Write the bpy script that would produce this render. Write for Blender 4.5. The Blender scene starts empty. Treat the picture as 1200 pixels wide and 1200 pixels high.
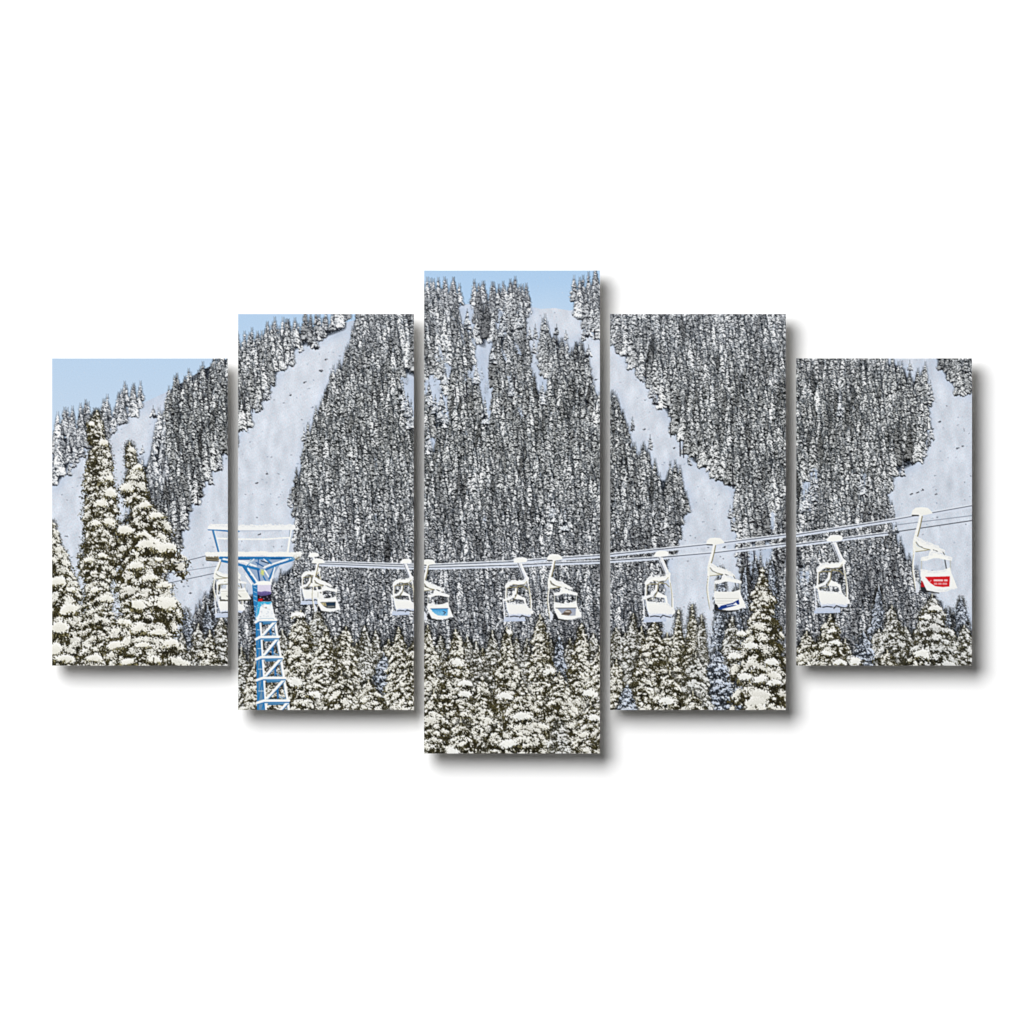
# Five-part canvas print of a snowy ski mountain, hung on a white wall.
import bpy, math
import numpy as np

R = np.random.default_rng(11)
U = 0.001                      # one photo unit = 1 mm
S = 3                          # paint samples per unit
X0, Y0, X1, Y1 = 61 - 4, 317 - 4, 1139 + 4, 883 + 4
W, H = (X1 - X0) * S, (Y1 - Y0) * S
PANELS = [(61, 420, 267, 780), (279, 368, 485, 832), (497, 317, 703, 883),
          (715, 368, 921, 832), (933, 420, 1139, 780)]
DEPTH = 0.036                  # front of the print to the wall; gap added to shape the drop shadow, on unseen spacers
THICK = 0.014

# ------------------------------------------------------------------ noise
def fnoise(h, w, lo, hi, ax=1.0, ay=1.0):
    """band limited gaussian noise, wavelengths lo..hi samples, unit variance"""
    f = np.fft.rfft2(R.standard_normal((h, w)))
    fy = np.fft.fftfreq(h)[:, None] * ay
    fx = np.fft.rfftfreq(w)[None, :] * ax
    r = np.sqrt(fx * fx + fy * fy)
    f *= np.exp(-(r * lo) ** 2 * 1.2) * (1 - np.exp(-(r * hi) ** 2 * 1.2))
    n = np.fft.irfft2(f, (h, w))
    return (n / n.std()).astype(np.float32)

T = 1024
N_F = fnoise(T, T, 3.4, 14)       # fine
N_M = fnoise(T, T, 8, 40)         # medium
def nwin(n, h, w):
    y = R.integers(0, T - h - 1) if h < T - 1 else 0
    x = R.integers(0, T - w - 1) if w < T - 1 else 0
    return n[y:y + h, x:x + w]

# ------------------------------------------------------------------ layer
class Layer:
    def __init__(s, w, h, ox=0, oy=0, stamp=False):
        s.w, s.h, s.ox, s.oy = w, h, ox, oy
        s.rgb = np.zeros((h, w, 3), np.float32)
        s.a = np.zeros((h, w), np.float32) if stamp else None
        s.id = None if stamp else np.zeros((h, w), np.int16)
    def put(s, x0, y0, a, col, pid=0):
        h, w = a.shape
        xa, ya = max(0, x0), max(0, y0); xb, yb = min(s.w, x0 + w), min(s.h, y0 + h)
        if xa >= xb or ya >= yb: return
        a = a[ya - y0:yb - y0, xa - x0:xb - x0]
        if not isinstance(col, (tuple, list)) and getattr(col, 'ndim', 1) == 3:
            col = col[ya - y0:yb - y0, xa - x0:xb - x0]
        else: col = np.asarray(col, np.float32)
        d = s.rgb[ya:yb, xa:xb]; d += (col - d) * a[..., None]
        if s.a is not None:
            q = s.a[ya:yb, xa:xb]; q += (1 - q) * a
        elif pid:
            s.id[ya:yb, xa:xb][a > 0.5] = pid
    def P(s, x, y): return (x - s.ox) * S, (y - s.oy) * S
    def blob(s, cx, cy, rx, ry, rot, c0, c1, amp=.5, pid=0, nk=.25, soft=1.6, n=None, alpha=1.):
        cx, cy = s.P(cx, cy); rx *= S; ry *= S
        r = int(max(rx, ry) * 1.5 + 3)
        x0, y0 = int(cx) - r, int(cy) - r
        if x0 > s.w or y0 > s.h or x0 + 2 * r < 0 or y0 + 2 * r < 0: return
        k = 2 * r + 1
        yy, xx = np.mgrid[0:k, 0:k].astype(np.float32)
        xx += x0 - cx; yy += y0 - cy
        c, q = math.cos(rot), math.sin(rot)
        u = (xx * c + yy * q) / rx; v = (-xx * q + yy * c) / ry
        mr = min(rx, ry)
        if mr > 13: n = N_M; amp = amp * max(.35, 13 / mr)
        nz = nwin(N_F if n is None else n, k, k)
        d = np.sqrt(u * u + v * v) + amp * .35 * nz
        a = np.clip((1 - d) * min(rx, ry) / soft + .5, 0, 1) * alpha
        m = np.clip(.5 + .5 * v * .8 + nwin(N_F, k, k) * nk, 0, 1)[..., None]
        s.put(x0, y0, a, (np.asarray(c0, np.float32) * (1 - m) + np.asarray(c1, np.float32) * m), pid)
    def poly(s, pts, col, pid=0, rough=0, c1=None):
        p = [s.P(*q) for q in pts]
        xs = [q[0] for q in p]; ys = [q[1] for q in p]
        x0, y0 = int(min(xs)) - 3, int(min(ys)) - 3
        w, h = int(max(xs)) + 4 - x0, int(max(ys)) + 4 - y0
        a = polymask(p, x0, y0, w, h)
        if c1 is not None:
            t = np.linspace(0, 1, h, dtype=np.float32)[:, None, None]
            n = nwin(N_F, h, w)[..., None] * .12
            t = np.clip(t + n, 0, 1)
            col = np.asarray(col, np.float32) * (1 - t) + np.asarray(c1, np.float32) * t
        s.put(x0, y0, a, col, pid)
    def line(s, pts, wd, col, pid=0, alpha=1., wob=0.):
        p = [s.P(*q) for q in pts]; wd = wd * S * .5
        for (ax, ay), (bx, by) in zip(p[:-1], p[1:]):
            x0, y0 = int(min(ax, bx) - wd - 2), int(min(ay, by) - wd - 2)
            w = int(max(ax, bx) + wd + 3) - x0; h = int(max(ay, by) + wd + 3) - y0
            yy, xx = np.mgrid[0:h, 0:w].astype(np.float32); xx += x0; yy += y0
            dx, dy = bx - ax, by - ay
            t = np.clip(((xx - ax) * dx + (yy - ay) * dy) / (dx * dx + dy * dy + 1e-6), 0, 1)
            d = np.hypot(xx - ax - t * dx, yy - ay - t * dy)
            if wob and h < T - 2 and w < T - 2: d = d + nwin(N_M, h, w) * wob * S
            s.put(x0, y0, np.clip(wd - d + .5, 0, 1) * alpha, col, pid)

def polymask(p, x0, y0, w, h):
    """scanline even-odd polygon fill with 2x vertical supersampling"""
    out = np.zeros((h, w), np.float32)
    xs = np.arange(w, dtype=np.float32) + x0 + .5
    q = np.array(p, np.float64); r = np.roll(q, -1, 0)
    for j in range(h * 2):
        y = y0 + (j + .5) / 2
        c = (q[:, 1] <= y) != (r[:, 1] <= y)
        if not c.any(): continue
        xi = np.sort(q[c, 0] + (y - q[c, 1]) / (r[c, 1] - q[c, 1]) * (r[c, 0] - q[c, 0]))
        for a, b in zip(xi[::2], xi[1::2]):
            out[j // 2] += .5 * np.clip(np.minimum(xs + .5, b) - np.maximum(xs - .5, a), 0, 1)
    return out

# ------------------------------------------------------------------ registry of printed parts
REG = {}
def reg(name, label=None, parent=0, kind=None):
    i = len(REG) + 1; REG[i] = (name, label, parent, kind); return i
SKY = reg('sky'); SNOW = reg('ski_slope')
FOREST = reg('forest', 'dense snow dusted conifer forest on the mountainside', 0, 'stuff')

L = Layer(W, H, X0, Y0)

# sky
yy = np.arange(H, dtype=np.float32)[:, None] / S + Y0
xx = np.arange(W, dtype=np.float32)[None, :] / S + X0
g = np.clip((yy - 317) / 180., 0, 1)
top = np.array((174, 205, 236), np.float32); low = np.array((194, 213, 233), np.float32)
L.rgb[:] = top * (1 - g[..., None]) + low * g[..., None]
L.rgb += (np.clip(1 - np.abs(xx - 640) / 70, 0, 1) * np.clip((yy - 330) / 40, 0, 1))[..., None] * np.array((14, 8, 2), np.float32)
L.id[:] = SKY

# ------------------------------------------------------------------ land
GROUND = [(50, 528), (61, 522), (100, 500), (150, 480), (192, 461), (240, 432), (279, 415), (330, 394),
          (380, 386), (412, 376), (497, 362), (560, 355), (615, 358), (634, 362), (650, 361), (668, 364), (700, 352),
          (760, 340), (1150, 340), (1150, 900), (50, 900)]
A_POLY = [(197, 436), (207, 438), (216, 446), (222, 436), (232, 428), (245, 420), (267, 408), (279, 392), (303, 385), (318, 374),
          (338, 378), (352, 368), (385, 364), (398, 345), (412, 330), (410, 390), (390, 397), (360, 409), (345, 416), (335, 428),
          (326, 446), (318, 458), (297, 486), (285, 508), (279, 518), (262, 540), (248, 560), (238, 580), (226, 600),
          (220, 622), (208, 645), (196, 690), (150, 690), (150, 600), (162, 524), (170, 545), (177, 520), (181, 480),
          (190, 484), (195, 470)]
A2_POLY = [(50, 488), (75, 482), (90, 480), (98, 470), (110, 474), (116, 464), (127, 464), (138, 462), (146, 446), (154, 450),
           (163, 450), (175, 456), (188, 446), (193, 462), (190, 469), (175, 478), (158, 487), (148, 492), (135, 502),
           (127, 511), (105, 525), (92, 535), (83, 552), (72, 570), (58, 580), (50, 580)]
B_POLY = [(416, 330), (492, 318), (497, 330), (530, 328), (545, 336), (562, 328), (575, 334), (600, 326), (613, 328), (622, 335), (632, 342),
          (633, 362), (622, 368), (617, 380), (621, 420), (631, 452), (630, 376), (638, 372), (646, 380), (650, 396), (658, 392), (664, 400),
          (667, 418), (671, 398), (681, 392), (688, 412), (692, 436), (697, 455), (712, 466), (722, 453), (731, 480), (741, 512), (748, 534), (756, 508), (762, 530), (772, 556), (780, 560), (786, 534), (797, 548), (808, 575), (812, 592), (803, 612), (793, 636), (788, 660),
          (776, 690), (775, 850), (205, 850), (215, 740), (225, 722), (245, 690), (262, 700), (300, 690), (316, 685), (330, 668), (352, 650),
          (342, 632), (341, 612), (342, 592), (344, 556), (350, 545), (355, 525), (361, 500), (370, 480), (378, 462),
          (386, 440), (398, 424), (405, 410), (410, 395), (416, 375)]
C_POLY = [(667, 336), (672, 326), (681, 330), (690, 322), (703, 318), (712, 330), (921, 330), (930, 380), (1030, 390),
          (1042, 424), (1050, 420), (1062, 432), (1072, 446), (1079, 416), (1086, 430), (1091, 470), (1091, 512), (1080, 545),
          (1050, 560), (1041, 570), (1043, 600), (1050, 625), (1064, 648), (1082, 678), (1098, 706), (1112, 716), (1139, 716),
          (1145, 850), (875, 850), (838, 850), (848, 720), (868, 710), (866, 690), (868, 668), (862, 640), (857, 600),
          (862, 578), (842, 568), (832, 560), (822, 550), (808, 545), (797, 522), (782, 493), (768, 472), (757, 448),
          (735, 430), (715, 402), (703, 400), (692, 396), (682, 376), (668, 362)]
D_POLY = [(1086, 405), (1145, 400), (1145, 476), (1133, 466), (1115, 457), (1106, 446), (1096, 430)]
HOLES = [[(468, 440), (486, 446), (486, 500), (476, 482)], [(497, 446), (512, 442), (523, 470), (528, 495), (515, 478), (497, 462)],
         [(558, 418), (566, 418), (574, 450), (574, 478), (568, 482), (562, 450)], [(541, 362), (556, 360), (552, 382), (541, 380)],
         [(584, 362), (592, 366), (589, 390), (584, 380)], [(632, 443), (640, 446), (642, 458), (634, 458)],
         [(876, 640), (890, 648), (888, 672), (880, 668)], [(892, 642), (906, 640), (905, 672), (898, 676)], [(903, 600), (908, 600), (908, 622), (903, 620)],
         [(940, 562), (952, 578), (948, 598), (940, 590)], [(952, 548), (958, 550), (958, 572), (953, 566)],
         [(937, 668), (950, 670), (946, 688), (938, 684)], [(1010, 555), (1015, 556), (1013, 575), (1008, 570)],
         [(1030, 735), (1042, 738), (1036, 752)], [(500, 512), (512, 514), (506, 528)], [(565, 478), (576, 482), (572, 494)],
         [(520, 424), (526, 426), (527, 446), (521, 440)], [(552, 395), (558, 398), (556, 410)]]
for _ in range(26):
    x, y = R.uniform(500, 622), R.uniform(352, 480); h_ = R.uniform(5, 15); w_ = R.uniform(1.6, 4)
    HOLES.append([(x, y), (x + w_, y + 1), (x + w_ + h_ * .35, y + h_), (x + h_ * .3, y + h_ * .9)])
for _ in range(26):
    x, y = R.uniform(415, 1075), R.uniform(380, 700); h_ = R.uniform(4, 11); w_ = R.uniform(1.4, 3)
    HOLES.append([(x, y), (x + w_, y), (x + w_, y + h_), (x + 1, y + h_ * .9)])
def maskof(polys):
    m = np.zeros((H, W), np.float32)
    for p in polys: m = np.maximum(m, polymask([L.P(*q) for q in p], 0, 0, W, H))
    return np.clip(m, 0, 1)
ground = maskof([GROUND])
forest = maskof([A_POLY, A2_POLY, B_POLY, C_POLY, D_POLY]); holes = maskof(HOLES)
forest *= 1 - holes
def blur(a, sg):
    f = np.fft.rfft2(a); fy = np.fft.fftfreq(a.shape[0])[:, None]; fx = np.fft.rfftfreq(a.shape[1])[None]
    return np.fft.irfft2(f * np.exp(-2 * (math.pi * sg) ** 2 * (fx * fx + fy * fy)), a.shape).astype(np.float32)
near = blur(forest, 5.5 * S)
snow = np.zeros((H, W, 3), np.float32)
hi = np.array((214, 220, 230), np.float32); lo = np.array((209, 216, 227), np.float32)
t = np.clip((yy - 400) / 300 + (np.abs(xx - 560) - 250) / 900, 0, 1)[..., None]
snow[:] = hi * (1 - t) + lo * t
n1 = fnoise(H, W, 40, 260, .7, 1.6); n2 = fnoise(H, W, 5, 22, .35, 1.5); n3 = fnoise(H, W, 3, 8)
snow += (n1 * 4.2 + n2 * 3.6 + n3 * 2.6)[..., None]
sh = fnoise(2 * H, H, 16, 90, .12, 1.)            # long soft tracks down the runs
iy, ix = np.mgrid[0:H, 0:W]
snow += (sh[(iy * 1 + ix // 2) % (2 * H), (ix + iy * 2) % H] * 2.2)[..., None]; del iy, ix
snow += fnoise(H, W, 6, 30)[..., None] * np.array((1.6, -.6, -1.), np.float32)
k = np.clip(near * 1.15, 0, .8)[..., None]
snow = snow * (1 - k * .5) + np.array((172, 189, 215), np.float32) * k * .5
hm = blur(holes, 1.5 * S)[..., None]
snow = snow * (1 - hm * .4) + np.array((182, 200, 226), np.float32) * hm * .4
L.rgb += (snow - L.rgb) * ground[..., None]
L.id[ground > .5] = SNOW
L.rgb[:] += (fnoise(H, W, 4, 12) * 1.1)[..., None]

def inm(m, x, y):
    i, j = int((y - Y0) * S), int((x - X0) * S)
    return 0 <= i < H and 0 <= j < W and m[i, j] > .5
# twigs and stones poking through the snow
n = 0
while n < 330:
    x, y = R.uniform(61, 1139), R.uniform(365, 720)
    if not inm(ground, x, y) or inm(forest, x, y): continue
    n += 1
    d = R.random()
    c = np.array((95, 100, 112)) if d < .35 else np.array((158, 170, 190))
    L.blob(x, y, R.uniform(.5, 1.25), R.uniform(.4, .75), R.uniform(-.6, .3), c, c * .9, .8, alpha=R.uniform(.35, .85), soft=2)
for x, y in ((340, 463), (382, 421), (1101, 494), (1093, 503), (1068, 579), (1075, 577), (1081, 574), (755, 503), (790, 525), (357, 448), (375, 434), (377, 435),
             (503, 452), (509, 451), (301, 566), (313, 555), (304, 626), (250, 690), (223, 695), (849, 641), (1097, 579), (698, 445), (1122, 525), (1128, 523)):
    L.blob(x, y, 1.6, .8, -.3, (60, 62, 68), (80, 82, 90), .9, soft=1.5)

# ------------------------------------------------------------------ far conifers
def far_tree(h, wm):
    h *= 1.1; w = wm * 2 + 8
    s = Layer(int(w * S), int((h + 8) * S), -w / 2, -h - 4, True)
    s.rgb[:] = (60, 63, 66)
    gh, gw = s.h, s.w
    yv = (np.arange(gh, dtype=np.float32)[:, None] / S + s.oy); xv = (np.arange(gw, dtype=np.float32)[None] / S + s.ox)
    t = np.clip((yv + h) / h, 0, 1)
    saw = .80 + .30 * np.sin(t * h / 4.3 * 2 * math.pi + xv * .35 + R.uniform(0, 6))
    half = wm * np.clip(t - .03, 0, 1) ** .88 * saw * (1 - np.clip((t - .9) / .1, 0, 1) * .5)
    a = np.clip((half - np.abs(xv) + nwin(N_F, gh, gw) * .75) * S * .6, 0, 1) * ((yv > -h) & (yv < -1.5))
    s.put(0, 0, a.astype(np.float32), (36, 39, 42))
    if R.random() < .7: s.line([(0, -4), (R.uniform(-.5, .5), 1)], 1.1, (62, 60, 62))
    s.line([(0, -h - 2.5), (0, -h + 6)], .8, (120, 125, 130)); s.line([(-1, -h + 3), (1.2, -h + 4)], .8, (225, 229, 233))
    m = int(h * wm * .44)
    ts = np.sort(R.random(m) ** .66)
    for q in ts:
        y = -h + q * h * .95 + .5
        hw = wm * max(q - .02, .01) ** .85
        u = R.uniform(-1, 1); x = u * hw
        r = R.uniform(.85, 1.75) * (.5 + .62 * q)
        rot = u * .75 + R.normal(0, .3)
        b = R.choice([R.uniform(212, 250), R.uniform(140, 212), R.uniform(60, 120)], p=[.56, .30, .14]) - 20 * (u > .25)
        c = np.array((b - 1, b + 1, b + 1)); c2 = c * .76 + np.array((0, 1, 4))
        s.blob(x, y + r * .85, r * 1.3, r * .7, rot, (22, 24, 26), (12, 14, 17), .7, soft=1.6)
        s.blob(x, y, r * 1.4, r * .60, rot, c, c2, 1.1, soft=1.4)
    return s
STAMPS = [far_tree(h, wm) for h, wm in
          [(R.uniform(27, 47), R.uniform(5.2, 8.2)) for _ in range(60)]]
SMALL = [far_tree(R.uniform(17, 27), R.uniform(3.0, 4.4)) for _ in range(22)]

# dark forest interior below the trees
fl = forest[..., None] * ground[..., None]
def dark_mix():
    nn = fnoise(H, W, 5, 20)[..., None]
    return np.array((66, 71, 78), np.float32) + nn * 24
inner = np.clip((blur(forest, 4 * S) - .84) / .14, 0, 1)[..., None] * fl
inner[(xx[0] < 200)[None, :] & (yy[:, 0] < 500)[:, None]] *= 0
L.rgb += (dark_mix() - L.rgb) * inner
L.id[inner[..., 0] > .5] = FOREST

def stamp(s, x, y, gain, add, flip, pid, con=1., gap=1.):
    rgb = s.rgb; a = s.a
    if flip: rgb = rgb[:, ::-1]; a = a[:, ::-1]
    px, py = int(round((x - X0 + s.ox) * S)), int(round((y - Y0 + s.oy) * S))
    col = (rgb - 128) * con + 128
    # the dark gap a crown leaves against the trees behind it
    L.put(px + 4, py - 3, a * .40 * gap, (44, 48, 54)); L.put(px - 3, py - 4, a * .2 * gap, (44, 48, 54))
    L.put(px, py, a, col * gain + np.asarray(add, np.float32), pid)

clump = fnoise(H // 6 + 1, W // 6 + 1, 6, 60, 1.4, .8)    # light and dark drifts of the forest
spots = []
y = 345.
while y < 846:
    x = 55 + R.uniform(0, 7)
    while x < 1145:
        bx, by = x + R.normal(0, 1.6), y + R.normal(0, 3.0)
        x += R.uniform(6.5, 10.5)
        spots.append((by, bx))
    y += 9.0
spots.sort()
for by, bx in spots:
    small = (bx < 196 and by < 600) or (by < 392 and bx > 1080)
    pool = SMALL if small and R.random() < .75 else STAMPS
    s = pool[R.integers(len(pool))]
    h = -s.oy - 4
    jx = R.normal(0, 2.6); jy = R.normal(0, 2.6)
    if not inm(forest, bx + jx, by - 1 + jy): continue
    if not inm(forest, bx - 4.5, by - h * .3) or not inm(forest, bx + 4.5, by - h * .3): continue
    if not inm(forest, bx, by - h * .5) or not inm(forest, bx, by - h * .92):
        s = SMALL[R.integers(len(SMALL))]; h = -s.oy - 4
        if not inm(forest, bx, by - h * .5) or not inm(forest, bx, by - h * .9): continue
    i, j = int((by - h / 2 - Y0) * S / 6), int((bx - X0) * S / 6)
    c = clump[min(max(i, 0), clump.shape[0] - 1), min(max(j, 0), clump.shape[1] - 1)]
    haze = np.clip((500 - by) / 130, 0, 1)
    gain = 1.0 + c * .11 + R.normal(0, .12) - .10 * haze
    low = np.clip((by - 560) / 150, 0, 1)
    if bx < 196 and by < 600: haze = max(haze, .9); 
    add = (36 * haze + 7, 37 * haze + 7, 41 * haze + 3 * low + 6)
    stamp(s, bx, by, gain, add, R.random() < .5, FOREST, 1 - .06 * haze, float(np.clip(near[min(H - 1, max(0, int((by - h * .5 - Y0) * S))), int(np.clip((bx - X0) * S, 0, W - 1))] * 1.6 - .7, 0, 1)))
# stragglers and saplings along the edges of the runs
edge = []
while len(edge) < 70:
    x, y = R.uniform(61, 1139), R.uniform(385, 712)
    v = near[int((y - Y0) * S), int((x - X0) * S)]
    if .34 < v < .5 and inm(ground, x, y) and not inm(forest, x, y) and inm(ground, x, y - 16) and R.random() < v * 1.6: edge.append((y, x))
TINY = [far_tree(R.uniform(7, 15), R.uniform(2.0, 3.2)) for _ in range(14)]
for y, x in sorted(edge): stamp(TINY[R.integers(14)], x, y, 1.08, (14, 15, 18), R.random() < .5, FOREST, .9, 0)
hn = fnoise(H, W, 4, 16); hb = blur(holes, 1.2 * S)
ha = np.clip((hb - .5 + hn * .26) * 3.5, 0, 1) * .85
L.rgb += (snow - 6 - L.rgb) * ha[..., None]; L.id[ha > .5] = SNOW
for by, bx in spots:
    if inm(holes, bx, by - 22) and inm(forest, bx, by + 2) and R.random() < .8:
        stamp(SMALL[R.integers(len(SMALL))], bx, by - 2, 1.05, (14, 16, 20), R.random() < .5, FOREST, 1, 0)
# bare trunks at the lower forest edge
for x, y, h in ((298, 448, 12), (302, 446, 10), (326, 432, 10), (333, 425, 12), (340, 418, 9), (296, 483, 12), (287, 478, 12),
                (786, 512, 16), (797, 534, 16), (801, 536, 12), (859, 572, 26),  (876, 668, 26),
                (873, 660, 18), (869, 652, 16), (884, 658, 14), (697, 398, 12), (544, 470, 18), (547, 465, 16), (534, 465, 10), (603, 454, 12),
                (1083, 500, 10), (1087, 502, 12), (1069, 545, 9), (232, 592, 14), (757, 446, 10)):
    L.line([(x - R.uniform(.2, 1), y - h), (x, y)], R.uniform(.9, 1.5), (66, 66, 72), FOREST)

# ------------------------------------------------------------------ foreground conifers
WARM = dict(d0=(82, 76, 48), d1=(32, 30, 19), m=(162, 155, 118), s0=(250, 249, 243), s1=(212, 210, 198))
MID = dict(d0=(90, 86, 66), d1=(42, 41, 34), m=(160, 156, 132), s0=(243, 243, 240), s1=(200, 202, 200))
COOL = dict(d0=(70, 76, 84), d1=(26, 30, 36), m=(140, 148, 158), s0=(228, 234, 243), s1=(180, 192, 212))
def prof(pr, y):
    for (ya, la, ra), (yb, lb, rb) in zip(pr[:-1], pr[1:]):
        if ya <= y <= yb:
            f = (y - ya) / (yb - ya + 1e-6); return la + (lb - la) * f, ra + (rb - ra) * f
    return pr[-1][1:]
def cone(ax, ay, by, hw, lean=None, p=None):
    lean = R.normal(0, 2.5) if lean is None else lean; p = R.uniform(.5, .8) if p is None else p; hw = hw * 1.08
    out = []
    nst = 14; ph = R.uniform(0, 6)
    for i in range(nst + 1):
        t = i / nst; w = max(.8, hw * t ** p * (1 + .26 * math.sin(i * 2.3 + ph)))
        out.append((ay + (by - ay) * t, ax + lean * t - w * R.uniform(.72, 1.15), ax + lean * t + w * R.uniform(.72, 1.15)))
    return out
N_G = fnoise(T, T, 5, 20)
def fg_tree(pr, pal, size=1., snowy=.62, label=None, lumps=(), dens=1., fit=0., bias=None):
    pid = reg('snowy_conifer', label)
    y0, y1 = pr[0][0], min(pr[-1][0], 892)
    c = lambda k: np.array(pal[k], np.float32)
    y = y0
    while y < y1:                            # the depth between this crown and the ones behind
        l, r = prof(pr, y); w = (r - l) / 2; q = max(1.5, w * .6)
        L.blob((l + r) / 2, y - 1, w * .85 + 3, q + 2, 0, (44, 44, 40), (34, 34, 32), 1.0, 0, .3, 5, N_G, .34)
        y += q
    y = y0                                   # dark irregular body with gaps
    while y < y1:
        l, r = prof(pr, y); w = (r - l) / 2; cx = (l + r) / 2
        q = max(1.2, w * .42)
        L.blob(cx + R.normal(0, w * .2), y + 1, w * R.uniform(.5, .8), q * .9, 0, c('d0') * .85, c('d1'), 1.2, pid, .6, n=N_G)
        y += q * .6
    ax = (pr[0][1] + pr[0][2]) / 2
    L.line([(ax + R.uniform(-.6, .6), y0 - R.uniform(2, 4)), (ax, y0 + 6)], 1.2, (c('m') * .5 + c('s0') * .5), pid)
    y = y0
    per = R.uniform(8.5, 12) * (size ** .5); ph = R.uniform(0, 6.28); bias = R.choice([-.36, .36]) if bias is None else bias; ph2 = R.uniform(0, 6)
    while y < y1 + 4:
        l, r = prof(pr, y); w = (r - l) / 2; cx = (l + r) / 2
        base = float(np.clip(1.15 + w * .10, 1.2, 4.4)) * size
        nb = max(1, int(dens * 2 * w / (base * 1.5)))
        us = (np.linspace(-1, 1, nb) + R.normal(0, .2, nb)) if nb > 1 else R.uniform(-.5, .5, 1)
        for u in us:
            b0 = math.sin((y - abs(u) * w * .30) / per * 6.283 + ph + math.sin(u * 2.2 + ph2) * 1.3)
            if w < 6: b0 *= .4
            reach = 1.0 + .20 * b0
            u = float(np.clip(u * reach, -1.2, 1.2)); b = base * float(np.clip(R.lognormal(-.05, .36), .5, 1.8)) * (1 + .22 * b0)
            x = cx + u * max(w - fit * b, w * .5); yb = y + abs(u) * w * .22 + R.normal(0, base * .45)
            rot = u * .6 + R.normal(0, .28)
            L.blob(x, yb + b * .65, b * 1.35, b * .85, rot, c('d0') * (.8 + .25 * b0), c('d1') * (.8 + .2 * b0), 1.3, pid, .6, 1.6, N_G)
            for _ in range(int(2 + b * 1.0)):          # needles hanging off the bough, some rimmed with frost
                xs = x + R.normal(0, b * .7); ys = yb + R.uniform(.1, .9) * b; ln_ = b * R.uniform(.35, .9)
                dx = R.normal(.25 * np.sign(u), .45)
                q = R.random()
                col_ = c('m') * R.uniform(.5, 1.05) * (.85 + .15 * b0) if q < .55 else (c('d1') if q < .78 else c('s1'))
                L.line([(xs, ys), (xs + dx * ln_, ys + ln_)], R.uniform(.5, .95), col_, pid, .85)
            if R.random() < snowy + .34 * b0 + bias * u:
                v = R.uniform(.92, 1.)
                L.blob(x + R.normal(0, .3), yb - b * .12, b * R.uniform(.9, 1.4), b * R.uniform(.45, .72), rot, c('s0') * v, c('s1') * v, .7, pid, .16, 1.6, N_G)
            elif R.random() < .55:
                for _ in range(2):
                    L.blob(x + R.normal(0, b * .7), yb + R.normal(0, b * .5), b * .42, b * .24, R.normal(0, .6), c('s0') * .95, c('s1') * .9, .9, pid, .3, 1.4)
        y += base * R.uniform(.85, 1.2)
    for x, y, rx, ry in lumps:
        lump(x, y, rx, ry, c('d0'), c('d1'), c('s0'), c('s1'), c('m'), pid)
    return pid
def lump(x, y, rx, ry, d0, d1, s0, s1, m, pid):
    """a heap of snow weighing down a bough: several overlapping pillows, needles peeping out below"""
    L.blob(x, y + ry * .6, rx * 1.0, ry * .85, .1, d0, d1, 1.2, pid, .6, 1.6, N_G)
    for _ in range(int(rx * 1.6)):
        xs = x + R.uniform(-.95, .95) * rx; ys = y + ry * R.uniform(.45, .95); k = ry * R.uniform(.2, .55)
        L.line([(xs, ys), (xs + R.normal(0, .3) * k, ys + k)], R.uniform(.6, 1.1), m if R.random() < .5 else d1, pid, .85)
    for _ in range(5):
        u = R.uniform(-.55, .55)
        L.blob(x + u * rx, y + abs(u) * ry * .55 + R.normal(0, ry * .12), rx * R.uniform(.4, .66), ry * R.uniform(.42, .72), u * .8 + R.normal(0, .12), s0, s1 * 1.04, .75, pid, .12, 1.4, N_G)
    for _ in range(int(rx * .5)):
        L.blob(x + R.uniform(-1, 1) * rx * .9, y + R.uniform(.55, 1.) * ry, R.uniform(.6, 1.2), R.uniform(.4, .7), R.normal(0, .4), m, d0, 1, pid, .4, 1.6)
# half grown cool trees between forest and foreground
for x, y, w, b in ((254, 684, 6, 730), (218, 716, 6, 760), (243, 712, 6, 750), (299, 705, 5, 770), (845, 655 + 12, 6, 720), (885, 660, 7, 720), (1126, 702, 8, 760),
                   (1111, 715, 6, 760), (873, 668, 5, 715), (905, 660, 7, 720), (1030, 690, 7, 750), (845, 700, 7, 760), (862, 692, 7, 750)):
    fg_tree(cone(x, y, b, w), COOL, .62, .5)

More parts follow.
